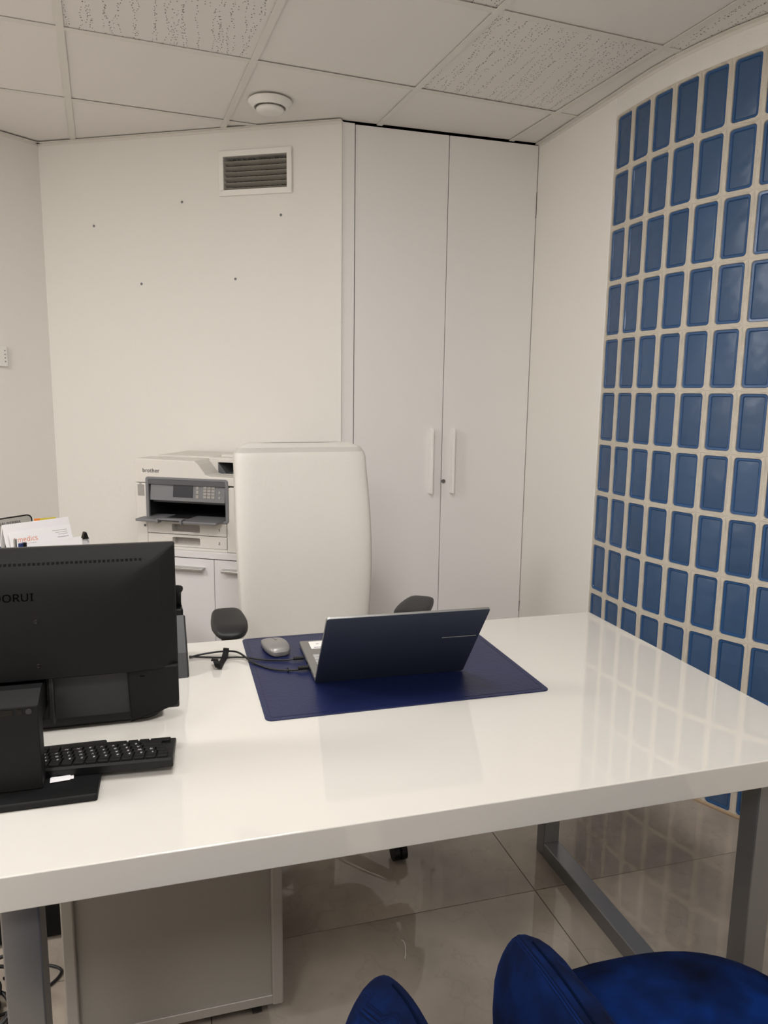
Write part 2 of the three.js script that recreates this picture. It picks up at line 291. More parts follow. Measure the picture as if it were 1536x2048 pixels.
// ---------------------------------------------------------------- built-in wardrobe
{ const o = thing('wardrobe', 'tall white built-in wardrobe with two flush doors', 'wardrobe', [0, 0, 0]);
  const top = 2.4725, z1 = DOORZ;
  part('body', [br(0.775, 0.793, 0, top - 0.01, -3.76, z1 - 0.021, 0.001), br(1.59, 1.606, 0, top - 0.01, -3.76, z1 - 0.021, 0.001), br(0.793, 1.59, top - 0.028, top - 0.01, -3.76, z1 - 0.021, 0.001), br(0.793, 1.59, 0.05, 0.07, -3.76, z1 - 0.021, 0.001), br(0.793, 1.59, 0.05, top - 0.03, -3.77, -3.76, 0.001), br(0.793, 1.59, 0, 0.05, -3.25, -3.24, 0.001)], M.laminate, o);
  part('filler_panel', br(0.716, 0.770, 0, CH - 0.003, z1 - 0.03, z1 + 0.004, 0.002), M.laminate, o);
  const mk = (x0, x1, hx) => {
    const d = part('door', br(x0, x1, 0.055, top, z1 - 0.019, z1, 0.0015), M.laminate, o);
    part('handle', rb(0.011, 0.296, 0.034, 0.0025, hx, 1.078, z1 + 0.017), M.whitePaint, d);
    return d;
  };
  mk(0.7735, 1.1865, 1.131); const d2 = mk(1.1895, 1.6095, 1.235);
  part('lock', [cyl(0.009, 0.009, 0.006, 24).rotateX(Math.PI / 2).translate(1.198, 0.984, z1 + 0.003), bx(0.002, 0.009, 0.002, 1.198, 0.984, z1 + 0.0065)], std(0x6f6f70, 0.1, { metalness: 1 }), d2, 'round chrome cam lock');
}

// ---------------------------------------------------------------- grille, valve, wall switch
{ const p = onA((VENT.x0 + VENT.x1) / 2, 0), o = thing('vent_grille', 'white rectangular louvred vent grille high on the angled wall', 'vent', [p[0], 2.298, p[1]], turnA);
  const w = VENT.x1 - VENT.x0 - 0.002, h = VENT.y1 - VENT.y0 - 0.002, t = 0.022, d = 0.011;
  part('frame', [rb(w + 2 * t, t + 0.002, d, 0.002, 0, h / 2 + t / 2, d / 2), rb(w + 2 * t, t + 0.002, d, 0.002, 0, -h / 2 - t / 2, d / 2), rb(t, h + 0.01, d, 0.002, -w / 2 - t / 2, 0, d / 2), rb(t, h + 0.01, d, 0.002, w / 2 + t / 2, 0, d / 2)], M.grille, o);
  for (let k = 0; k < 6; k++) { const s = part('louvre', rb(w - 0.002, 0.0016, 0.027, 0.0006), M.vane, o); s.position.set(0, h / 2 - 0.026 - k * 0.0215, -0.008); s.rotation.x = -0.42; }
  for (let k = 0; k < 11; k++) { const s = part('vertical_vane', bx(0.0014, h, 0.02), M.vane, o); s.position.set(-w / 2 + (k + 1) * w / 12, 0, -0.038); }
}
{ const o = thing('exhaust_valve', 'round white ventilation valve on the ceiling', 'vent', [0.406, CH, -3.035]);
  part('ring', new THREE.LatheGeometry([[0.062, -0.001], [0.083, -0.001], [0.084, -0.006], [0.066, -0.026], [0.061, -0.027], [0.058, -0.022], [0.056, -0.002]].map((p) => new THREE.Vector2(...p)), 48), M.white, o);
  part('disc', new THREE.LatheGeometry([[0.0001, -0.044], [0.03, -0.0435], [0.046, -0.041], [0.0525, -0.036], [0.053, -0.03], [0.048, -0.026], [0.0001, -0.024]].map((p) => new THREE.Vector2(...p)), 48), M.white, o);
  part('stem', cyl(0.012, 0.012, 0.026, 16, 0, -0.013, 0), M.white, o);
}
{ const s = 0.235, p = [A0[0] + LW[0] * s, A0[1] + LW[1] * s], o = thing('wall_controller', 'small white wall controller at the left edge', 'switch', [p[0], 1.522, p[1]], -Math.atan2(-LW[1], -LW[0]));
  part('cover', rb(0.075, 0.092, 0.014, 0.003, -0.014, 0, 0.007), M.white, o);
  for (let k = 0; k < 4; k++) part('button', rb(0.006, 0.004, 0.003, 0.001, 0.012, 0.024 - k * 0.016, 0.0145), M.paperGrey, o); }

// ---------------------------------------------------------------- low cabinet with the printer
{ const p = onA(1.035, 0.212), o = thing('low_cabinet', 'low white cabinet under the printer', 'cabinet', [p[0], 0, p[1]], turnA);
  part('body', [br(-0.4, -0.382, 0.0, 0.708, -0.2, 0.188, 0.001), br(0.382, 0.4, 0, 0.708, -0.2, 0.188, 0.001), br(-0.382, 0.382, 0.05, 0.07, -0.2, 0.188, 0.001), br(-0.382, 0.382, 0.07, 0.708, -0.2, -0.19, 0.001), br(-0.382, 0.382, 0, 0.05, 0.15, 0.16, 0.001)], M.laminateCool, o);
  part('top', br(-0.405, 0.405, 0.708, 0.735, -0.205, 0.212, 0.002), M.laminateCool, o);
  for (const s of [-1, 1]) {
    const d = part('door', br(s * 0.0012, s * 0.399, 0.055, 0.704, 0.190, 0.208, 0.0015), M.laminateCool, o);
    part('handle', [rb(0.2, 0.011, 0.014, 0.003, s * 0.14, 0.663, 0.228), rb(0.2, 0.005, 0.022, 0.001, s * 0.14, 0.668, 0.218)], M.alu, d, 'brushed metal bar handle');
  } }
{ const p = onA(0.951, 0.212), o = thing('printer', 'light grey multifunction printer with open output tray on the low cabinet', 'printer', [p[0], 0.735, p[1]], turnA);
  const W = M.printerWhite;
  part('body', [br(-0.265, 0.265, 0.0, 0.127, -0.2, 0.085, 0.002), br(-0.265, 0.265, 0.127, 0.27, -0.2, -0.17, 0.002), br(-0.265, -0.2145, 0.127, 0.27, -0.18, 0.09, 0.002), br(0.139, 0.265, 0.127, 0.2655, -0.18, 0.09, 0.002), br(-0.265, -0.2145, 0.0, 0.2695, 0.08, 0.2, 0.006), br(0.139, 0.265, 0.0, 0.2655, 0.08, 0.2, 0.006), br(-0.2145, 0.139, 0.0, 0.012, 0.08, 0.198, 0.002)], W, o);
  // scanner top: its front steps down towards the right
  const prof = [[-0.265, 0.2715], [0.265, 0.2715], [0.265, 0.303], [0.07, 0.306], [0.052, 0.312], [0.02, 0.352], [0.004, 0.366], [-0.255, 0.370], [-0.265, 0.362]];
  part('scanner_unit', [ext(shapeOf(prof), 0.118, 0.004).translate(0, 0, 0.083), br(-0.265, 0.265, 0.271, 0.307, -0.2, 0.085, 0.003), br(-0.265, 0.05, 0.305, 0.362, -0.2, 0.085, 0.004), br(0.25, 0.265, 0.305, 0.362, -0.2, 0.085, 0.004), br(0.045, 0.255, 0.305, 0.362, -0.2, -0.16, 0.003), br(0.045, 0.255, 0.353, 0.362, -0.165, 0.085, 0.003), br(-0.24, 0.02, 0.362, 0.374, -0.19, 0.06, 0.006)], W, o);
  part('feeder_lid', [br(0.03, 0.26, 0.36, 0.382, -0.19, 0.02, 0.008), br(0.0, 0.26, 0.355, 0.372, 0.0, 0.07, 0.006)], W, o);
  part('feeder_bed', [br(0.051, 0.249, 0.3068, 0.3085, -0.16, 0.084, 0.0005), ext(shapeOf([[0.0, 0.0], [0.034, 0.0], [0.0, 0.044]]), 0.2).translate(0.05, 0.3085, -0.118)], M.printerDark, o, 'dark grey bed of the document feeder');
  const fr = shapeOf(roundRect(0.366, 0.178, 0.012, 4).map((q) => [q[0] - 0.0335, q[1] + 0.208])); fr.holes.push(new THREE.Path(roundRect(0.340, 0.158, 0.006, 3).reverse().map((q) => new THREE.Vector2(q[0] - 0.0335, q[1] + 0.208))));
  part('front_frame', ext(fr, 0.012, 0.002).translate(0, 0, 0.192), M.printerGrey, o, 'mid grey frame around panel and output slot');
  part('output_bay', [br(-0.213, 0.138, 0.1275, 0.13, -0.168, 0.19, 0.0005), br(-0.213, 0.138, 0.262, 0.2655, -0.168, 0.165, 0.0005), br(-0.2135, -0.211, 0.128, 0.264, -0.168, 0.19, 0.0005), br(0.1355, 0.138, 0.128, 0.264, -0.168, 0.19, 0.0005), br(-0.212, 0.137, 0.128, 0.264, -0.1695, -0.167, 0.0005), cyl(0.008, 0.008, 0.33, 14).rotateZ(Math.PI / 2).translate(-0.037, 0.175, 0.02)], M.darkGrey, o, 'dark plastic output bay');
  part('panel_backing', [br(-0.2, 0.133, 0.19, 0.27, 0.168, 0.174, 0.001), br(-0.2035, 0.1365, 0.2675, 0.287, 0.199, 0.2022, 0.0005)], M.printerDark, o);
  const pn = new THREE.Group(); pn.name = 'control_panel'; pn.position.set(-0.0335, 0.238, 0.188); pn.rotation.x = -0.12; o.add(pn);
  part('panel_plate', rb(0.334, 0.078, 0.016, 0.004), M.printerGrey, pn);
  part('screen', rb(0.088, 0.05, 0.003, 0.001, -0.018, 0.003, 0.0085), M.printerScreen, pn);
  for (let r = 0; r < 4; r++) for (let c = 0; c < 3; c++) part('key', rb(0.0155, 0.0105, 0.003, 0.001, 0.079 + c * 0.018, 0.0215 - r * 0.0128, 0.0085), M.printerRecess, pn);
  for (let r = 0; r < 3; r++) part('key', rb(0.012, 0.014, 0.003, 0.001, 0.046, 0.019 - r * 0.018, 0.0085), M.printerRecess, pn);
  for (let r = 0; r < 2; r++) part('key', cyl(0.005, 0.005, 0.003, 16).rotateX(Math.PI / 2).translate(0.143, 0.004 - r * 0.021, 0.0085), M.printerRecess, pn);
  // output tray, folded down and forward
  const tr = part('output_tray', [br(-0.232, -0.13, 0.121, 0.132, 0.12, 0.262, 0.003), br(-0.03, 0.124, 0.121, 0.131, 0.12, 0.262, 0.003), br(-0.14, -0.02, 0.124, 0.128, 0.12, 0.25, 0.002)], M.printerGrey, o);
  part('paper_stop', [br(-0.137, -0.127, 0.118, 0.136, 0.24, 0.27, 0.003), br(-0.033, -0.023, 0.118, 0.136, 0.24, 0.27, 0.003), br(-0.137, -0.023, 0.13, 0.138, 0.235, 0.262, 0.002)], M.printerGrey, tr);
  for (const [y0, y1, no] of [[0.0655, 0.1185, '1'], [0.0135, 0.0625, '2']]) {
    const f = shapeOf(roundRect(0.3505, y1 - y0, 0.002, 2)); f.holes.push(new THREE.Path(roundRect(0.124, 0.031, 0.005, 3).reverse().map((q) => new THREE.Vector2(q[0] - 0.004, q[1] - 0.001))));
    const d = part('paper_tray', ext(f, 0.03).translate(-0.038, (y0 + y1) / 2, 0.169), W, o);
    part('grip', [bx(0.13, 0.036, 0.003, -0.042, (y0 + y1) / 2 - 0.001, 0.172)], M.printerRecess, d);
    part('tray_number', text(no, 0.011, 0.0004, fontB).translate(0.105, (y0 + y1) / 2 - 0.002, 0.1991), M.ink, d);
  }
  part('maker_name', text('brother', 0.015, 0.0005, fontB).translate(-0.19, 0.322, 0.2012), M.ink, o, 'small grey lettering brother');
  part('usb_port', [rb(0.03, 0.047, 0.002, 0.004, -0.239, 0.24, 0.2002), bx(0.011, 0.005, 0.003, -0.233, 0.239, 0.2008), bx(0.009, 0.004, 0.002, -0.24, 0.266, 0.2005)], M.printerRecess, o);
  part('badge', bx(0.01, 0.01, 0.001, -0.226, 0.094, 0.2004), M.ink, o);
}

// ---------------------------------------------------------------- desk
const T = 0.745;
{ const o = thing('desk', 'large glossy white desk on grey steel loop legs', 'desk', [0, 0, 0]);
  part('desk_top', metreUV(br(-0.42, 1.178, T - 0.052, T, -1.856, -0.975, 0.0025)), M.desk, o);
  for (const [x0, x1] of [[1.041, 1.092], [-0.25, -0.199]]) {
    const w = 0.045, fr = part('leg_frame', [br(x0, x1, 0, T - 0.052, -1.075, -1.03, 0.003), br(x0, x1, 0, T - 0.052, -1.856, -1.811, 0.003), br(x0, x1, 0.0, w, -1.812, -1.074, 0.003), br(x0, x1, T - 0.052 - w, T - 0.0525, -1.812, -1.074, 0.003)], M.steel, o);
  }
  part('cross_rail', br(-0.2, 1.042, T - 0.1, T - 0.055, -1.46, -1.42, 0.003), M.steel, o);
}
{ // drawer pedestal, its plain back towards the camera
  const o = thing('drawer_pedestal', 'grey drawer pedestal with pale edge posts under the desk', 'cabinet', [-0.02, 0, -1.67]);
  part('carcass', br(-0.2, 0.2, 0.07, 0.575, -0.235, 0.236, 0.001), std(0x8f8a82, 0.45), o);
  part('top', br(-0.22, 0.22, 0.575, 0.6, -0.25, 0.25, 0.002), M.laminate, o);
  const post = std(0xa29d96, 0.4, { metalness: 0.3 });
  for (const sx of [-1, 1]) for (const sz of [-1, 1]) part('post', rb(0.024, 0.52, 0.024, 0.004, sx * 0.2065, 0.315, sz * 0.238), post, o);
  part('bottom_rail', [br(-0.196, 0.196, 0.056, 0.078, 0.228, 0.246, 0.002)], post, o);
  for (let k = 0; k < 3; k++) { const d = part('drawer', br(-0.195, 0.195, 0.085 + k * 0.163, 0.243 + k * 0.163, -0.252, -0.235, 0.002), M.laminate, o); part('handle', br(-0.06, 0.06, 0.215 + k * 0.163, 0.225 + k * 0.163, -0.266, -0.252, 0.003), M.alu, d); }
  for (const sx of [-1, 1]) for (const sz of [-1, 1]) part('caster', [cyl(0.026, 0.026, 0.02, 18).rotateZ(Math.PI / 2).translate(sx * 0.165, 0.026, sz * 0.19), rb(0.03, 0.02, 0.04, 0.004, sx * 0.165, 0.048, sz * 0.19)], M.blackPlastic, o);
}
{ const o = thing('computer_tower', 'black computer tower on the floor beyond the drawer pedestal', 'computer', [-0.392, 0, -2.03]);
  part('case', rb(0.18, 0.42, 0.4, 0.006, 0, 0.218, 0), M.blackMatte, o);
  for (const sx of [-1, 1]) for (const sz of [-1, 1]) part('foot', cyl(0.014, 0.016, 0.008, 14, sx * 0.065, 0.004, sz * 0.16), M.rubber, o); }

// ---------------------------------------------------------------- desk pad, mouse, laptop
{ const o = thing('desk_pad', 'navy blue leather-look desk pad under the laptop', 'desk pad', [0.466, T, -1.5985]);
  const s = shapeOf(roundRect(0.613, 0.497, 0.014, 5)); part('sheet', ext(s, 0.0026, 0.0008).rotateX(-Math.PI / 2), M.padBlue, o);
  const st = shapeOf(roundRect(0.591, 0.475, 0.008, 4)); st.holes.push(new THREE.Path(roundRect(0.5885, 0.4725, 0.007, 4).reverse().map((q) => new THREE.Vector2(...q))));
  part('stitch_line', ext(st, 0.0003).rotateX(-Math.PI / 2).translate(0, 0.0026, 0), M.padEdge, o); }
{ const o = thing('computer_mouse', 'grey wireless mouse on the left of the blue pad', 'mouse', [0.232, T + 0.0026, -1.745], 0.12);
  const rings = []; const n = 24, K = 22;
  for (let i = 0; i <= K; i++) { const a = i / K * Math.PI, z = -0.056 * Math.cos(a), w = 0.0305 * Math.sin(a) ** 0.42, hh = 0.026 * Math.sin(a) ** 0.7 * (0.86 - 0.25 * z / 0.056 * -1); rings.push(Array.from({ length: n }, (_, k) => { const t = k / n * 2 * Math.PI, c = Math.cos(t), s = Math.sin(t); return [w * sgn(c, 0.7), 0.012 + (s > 0 ? s ** 0.8 * Math.max(hh - 0.008, 0.001) : sgn(s, 0.4) * Math.min(0.011, hh)), z]; })); }
  part('shell', loft(rings), M.mouse, o);
  part('scroll_wheel', cyl(0.006, 0.006, 0.005, 18).rotateZ(Math.PI / 2).translate(0, 0.0222, 0.002), M.chrome, o);
  part('button_seam', tube([[0, 0.0172, -0.042], [0, 0.0214, -0.028], [0, 0.0247, -0.012], [0, 0.0262, -0.004]], 0.0006, 16, 5), M.darkGrey, o); }
{ const o = thing('laptop', 'open dark blue-grey laptop seen from behind on the blue pad', 'laptop', [0.4585, T + 0.0026, -1.51], -0.027);
  const w = 0.345, D = 0.238;
  const base = part('base', [rb(w, 0.012, D, 0.004, 0, 0.0085, -D / 2 - 0.002)], M.laptopBody, o);
  for (const z of [-0.02, -D + 0.02]) part('foot', rb(w * 0.8, 0.0025, 0.01, 0.001, 0, 0.00125, z), M.rubber, base);
  part('touchpad', rb(0.115, 0.0006, 0.07, 0.0002, 0.01, 0.0146, -D + 0.045), M.alu, base);
  for (let r = 0; r < 6; r++) for (let c = 0; c < 15; c++) part('key', rb(0.0175, 0.0014, r === 5 ? 0.009 : 0.0155, 0.0006, -0.146 + c * 0.0209, 0.0152, -0.125 + r * 0.0182 - (r === 5 ? 0.003 : 0)), M.keyGrey, o);
  part('sticker', [rb(0.058, 0.0004, 0.052, 0.0001, -0.122, 0.0147, -D + 0.036)], M.white, base, 'white information sticker on the palm rest');
  part('sticker_print', [bx(0.044, 0.0003, 0.005, -0.122, 0.0149, -D + 0.054), bx(0.006, 0.0003, 0.004, -0.132, 0.0149, -D + 0.03)], M.paperGrey, base);
  for (const z of [-0.06, -0.10]) part('port', bx(0.002, 0.004, 0.011, -w / 2, 0.0085, z), M.blackMatte, base);
  const lid = new THREE.Group(); lid.name = 'lid'; lid.position.set(0, 0.006, 0.002); lid.rotation.x = 38 * Math.PI / 180; o.add(lid);
  const sh = (W, H, r) => shapeOf(roundRect(W, H, r, 4).map((p) => [p[0], p[1] + H / 2 - 0.004]));
  part('lid_shell', ext(sh(w, 0.242, 0.006), 0.0052, 0.0008).translate(0, 0, -0.001), M.laptopBody, lid);
  part('lid_cover', ext(shapeOf(roundRect(w - 0.0016, 0.2404, 0.0055, 4).map((p) => [p[0], p[1] + 0.1170])), 0.0009).translate(0, 0, 0.0038), M.laptopLid, lid, 'dark blue-grey outer face');
  part('screen', ext(sh(w - 0.006, 0.234, 0.004), 0.001).translate(0, 0.003, -0.0022), M.glossBlack, lid);
  part('accent_line', rb(0.078, 0.0016, 0.0012, 0.0004, w / 2 - 0.046, 0.142, 0.0049), M.alu, lid, 'thin light accent line on the lid');
  part('hinge', cyl(0.0045, 0.0045, 0.22, 12).rotateZ(Math.PI / 2).translate(0, 0, 0), M.laptopBody, lid);
}

// ---------------------------------------------------------------- cables on the desk
{ const o = thing('charging_cable', 'black cable looping in an arch into the laptop port nearest the lid', 'cable', [0, 0, 0], 0, 'black laptop cables');
  part('lead', tube([[0.026, T + 0.004, -1.738], [0.05, T + 0.006, -1.745], [0.10, T + 0.010, -1.744], [0.135, T + 0.012, -1.728], [0.17, T + 0.0058, -1.66], [0.215, T + 0.0055, -1.605], [0.26, T + 0.007, -1.59], [0.278, T + 0.010, -1.588]], 0.0024), M.rubber, o);
  part('plug', rb(0.026, 0.008, 0.011, 0.003, 0.2745, T + 0.0108, -1.588), M.blackPlastic, o);
  part('cable_tie', [new THREE.TorusGeometry(0.004, 0.0012, 6, 14).rotateY(Math.PI / 2).translate(0.24, T + 0.0065, -1.596), rb(0.003, 0.005, 0.007, 0.001, 0.2395, T + 0.006, -1.589)], M.blackPlastic, o); }
{ const o = thing('charging_cable', 'black cable running straight to the laptop port nearer the chair', 'cable', [0, 0, 0], 0, 'black laptop cables');
  part('lead', tube([[0.026, T + 0.0035, -1.747], [0.05, T + 0.003, -1.738], [0.10, T + 0.003, -1.722], [0.15, T + 0.0065, -1.70], [0.20, T + 0.006, -1.672], [0.25, T + 0.008, -1.655], [0.28, T + 0.0108, -1.653]], 0.0022), M.rubber, o);
  part('plug', rb(0.026, 0.007, 0.0105, 0.003, 0.2742, T + 0.0108, -1.652), M.blackPlastic, o); }
{ const o = thing('hook_strap', 'black hook-and-loop strap dangling from the desk cables', 'strap', [0, 0, 0]);
  const band = (pts, w) => { const c = new THREE.CatmullRomCurve3(pts.map((p) => V3(...p))), rings = []; for (let i = 0; i <= 40; i++) { const p = c.getPoint(i / 40), t = c.getTangent(i / 40), s = V3(0.92, 0, 0.39).cross(t).normalize(), a = V3(0.92, 0, 0.39); rings.push([[1, 1], [-1, 1], [-1, -1], [1, -1]].map(([u, v]) => [p.x + a.x * u * w / 2 + s.x * v * 0.0009, p.y + a.y + s.y * v * 0.0009 - 0, p.z + a.z * u * w / 2 + s.z * v * 0.0009])); } return loft(rings, true, 0.5); };
  part('loop', band([[0.112, T + 0.002, -1.755], [0.113, T + 0.016, -1.748], [0.112, T + 0.016, -1.732], [0.106, T + 0.004, -1.715], [0.098, T + 0.0025, -1.69], [0.092, T + 0.0025, -1.665], [0.088, T + 0.008, -1.648], [0.084, T + 0.018, -1.652], [0.082, T + 0.019, -1.672], [0.080, T + 0.010, -1.684]], 0.014), M.blackMatte, o); }

// ---------------------------------------------------------------- monitor, keyboard, phone, speaker bar
{ const o = thing('monitor', 'black monitor seen from behind on the desk', 'monitor', [-0.265, T, -1.27]);
  const W = 0.53, z0 = -0.02;
  part('screen_panel', rb(W, 0.302, 0.012, 0.003, 0, 0.223, z0 - 0.012), M.glossBlack, o);
  // back shell bulges towards the middle; its lower right corner reaches down past a recessed bay
  const ring = (W2, y0, y1, z, r) => roundRect(W2, y1 - y0, r, 4).map((p) => [p[0], p[1] + (y0 + y1) / 2, z]);
  const shell = part('back_shell', loft([ring(W, 0.152, 0.374, z0 - 0.006, 0.003), ring(W, 0.152, 0.374, z0, 0.003), ring(W - 0.004, 0.154, 0.372, z0 + 0.006, 0.004), ring(W - 0.05, 0.156, 0.352, z0 + 0.019, 0.012), ring(W - 0.13, 0.158, 0.325, z0 + 0.028, 0.014), ring(W - 0.2, 0.16, 0.30, z0 + 0.031, 0.014)], true, 0.32), M.monitorBack, o);
  part('corner_cover', ext(shapeOf([[0.183, 0.062], [0.262, 0.086], [0.265, 0.096], [0.265, 0.16], [0.18, 0.16]]), 0.022, 0.003).translate(0, 0, z0 - 0.006), M.monitorBack, o);
  part('corner_cover', ext(shapeOf([[-0.183, 0.062], [-0.262, 0.086], [-0.265, 0.096], [-0.265, 0.16], [-0.18, 0.16]].reverse()), 0.022, 0.003).translate(0, 0, z0 - 0.006), M.monitorBack, o);
  part('port_bay', [br(-0.185, 0.185, 0.074, 0.16, z0 - 0.006, z0 - 0.002, 0.001), br(0.054, 0.062, 0.07, 0.155, z0 - 0.004, z0 + 0.012, 0.002)], M.darkGrey, o);
  for (let k = 0; k < 60; k++) part('vent_slot', bx(0.0042, 0.006, 0.004, -0.21 + k * 0.0071, 0.3505, z0 + 0.018), M.blackMatte, o);
  for (const [x, y] of [[0.045, 0.258], [0.045, 0.183], [-0.045, 0.258], [-0.045, 0.183]]) part('screw', [new THREE.TorusGeometry(0.003, 0.0011, 6, 14).translate(x, y, z0 + 0.0312), cyl(0.002, 0.002, 0.002, 10).rotateX(Math.PI / 2).translate(x, y, z0 + 0.031)], M.glossBlack, o);
  part('lock_slot', rb(0.009, 0.004, 0.003, 0.001, 0.205, 0.145, z0 + 0.0155), M.glossBlack, o);
  part('maker_name', text('KOORUI', 0.0125, 0.0006, fontR).scale(1.15, 1, 1).translate(0.0085, 0.3, z0 + 0.0311), phys(0x020202, 0.9, { specularIntensity: 0.1 }), o, 'small dark lettering KOORUI');
  // stand
  const st = part('stand_column', [br(-0.055, 0.055, 0.012, 0.150, 0.062, 0.095, 0.002), ext(shapeOf([[0.0, 0.0], [0.055, 0.0], [0.02, 0.015], [0.0, 0.015]]), 0.11).rotateY(-Math.PI / 2).translate(0.055, 0.150, 0.04), br(-0.05, 0.05, 0.1, 0.15, -0.022, 0.064, 0.002)], M.monitorBack, o);
  part('screw', cyl(0.0045, 0.0045, 0.002, 16).rotateX(Math.PI / 2).translate(0.042, 0.142, 0.0955), M.darkGrey, st);
  part('clip_slot', [bx(0.007, 0.009, 0.002, 0.029, 0.142, 0.0951), bx(0.018, 0.009, 0.002, 0.011, 0.142, 0.0951), bx(0.007, 0.009, 0.002, -0.008, 0.142, 0.0951)], M.glossBlack, st);
  part('stand_base', ext(shapeOf(roundRect(0.276, 0.19, 0.004, 3)), 0.012, 0.0025).rotateX(-Math.PI / 2).translate(0, 0, 0.038), M.monitorBack, o);
}
{ // keyboard, turned to the user on the far side, propped on the monitor base
  const o = thing('keyboard', 'black computer keyboard lying across the monitor base', 'keyboard', [-0.235, T + 0.0125, -1.2515], Math.PI - 0.065);
  part('case', ext(shapeOf([[-0.047, 0.008], [-0.047, 0], [0.043, 0], [0.045, 0.013], [0.043, 0.017]].map((p) => [p[0], p[1]])), 0.45, 0.002).rotateY(Math.PI / 2).translate(-0.225, 0, 0), M.blackPlastic, o);
  part('rear_foot', [rb(0.02, 0.006, 0.01, 0.001, -0.19, 0.001, -0.034), rb(0.02, 0.006, 0.01, 0.001, 0.19, 0.001, -0.034)], M.blackPlastic, o);
  const cap = rb(0.0163, 0.005, 0.0128, 0.0015), capW = rb(0.034, 0.005, 0.0128, 0.0015), space = rb(0.105, 0.005, 0.0128, 0.0015);
  const rowsOf = ['1234567890', 'QWERTYUIOP', 'ASDFGHJKL', 'ZXCVBNM'], leg = {};
  for (let r = 0; r < 6; r++) { let x = -0.208 + [0, 0, 0.004, 0.009, 0.014, 0][r], c = 0;
    while (x < 0.206) {
      const wide = r === 5 && c === 3 ? 'space' : (r > 2 && (c === 0 || c === 12)) ? 'wide' : 'one', w = { space: 0.105, wide: 0.034, one: 0.0163 }[wide];
      const k = part('key', { space, wide: capW, one: cap }[wide], M.blackMatte, o), kz = -0.0345 + r * 0.0142; k.position.set(x + w / 2 - 0.008, 0.0143 - kz * 0.0975, kz); k.rotation.x = 0.098;
      const ch = rowsOf[r - 1]?.[c - 1];
      if (ch && wide === 'one') { leg[ch] ??= text(ch, 0.005, 0.0003, fontB).rotateX(-Math.PI / 2); const l = part('legend', leg[ch], M.legend, k); l.position.set(-0.002, 0.0026, -0.001); }
      x += w + 0.0024; c++;
    } }
}
{ const o = thing('speaker_bar', 'black rounded speaker bar lying on the desk behind the monitor', 'speaker', [-0.24, T, -1.44]);
  const rings = []; for (let i = 0; i <= 30; i++) { const u = -1 + 2 * i / 30, x = 0.21 * u, s = Math.min(1, (1 - Math.abs(u)) * 6 + 0.02) ** 0.5; rings.push(superRing(20, 0.03 * (0.35 + 0.65 * s), 0.024 * (0.5 + 0.5 * s), 0.6, (a, b) => [x, 0.024 + b, -a])); }
  part('housing', loft(rings), M.blackPlastic, o);
  part('end_seam', [bx(0.001, 0.04, 0.0615, 0.168, 0.026, 0)], M.glossBlack, o); }
{ const o = thing('desk_phone', 'dark grey desk phone mostly hidden behind the monitor', 'telephone', [-0.068, T, -1.70], 0.05);
  part('base', ext(shapeOf([[-0.085, 0], [0.08, 0], [0.085, 0.02], [0.03, 0.105], [0.0, 0.12], [-0.06, 0.05]]), 0.17, 0.004).rotateY(Math.PI / 2).translate(-0.083, 0, 0), M.darkGrey, o);
  part('side_label', bx(0.0006, 0.025, 0.014, 0.0874, 0.055, -0.005), M.paperGrey, o);
  const hs = part('handset', loft(Array.from({ length: 25 }, (_, i) => { const u = -1 + i / 12, w = 0.022 + 0.006 * Math.abs(u) ** 3, e = Math.min(1, (1 - Math.abs(u)) * 8 + 0.15) ** 0.5; return superRing(16, w * e, 0.014 * e, 0.6, (a, b) => [0.058 + a, 0.15 + 0.055 * 0.7 * u + b * 0.8 + 0.012 * (1 - u * u), -0.01 - 0.075 * -u * 0.35 + b * 0.5]); })), M.blackPlastic, o);
  part('cradle', br(0.035, 0.083, 0.08, 0.135, -0.045, 0.0, 0.005), M.blackPlastic, o); }
{ const o = thing('paper_slip', 'small folded white paper slips between monitor stand and keyboard', 'paper', [-0.185, T + 0.0122, -1.2], 0.1);
  part('sheet', [rb(0.034, 0.001, 0.016, 0.0004, 0, 0.0007, 0), rb(0.03, 0.001, 0.016, 0.0004, -0.003, 0.0019, 0.004)], M.paper, o); }

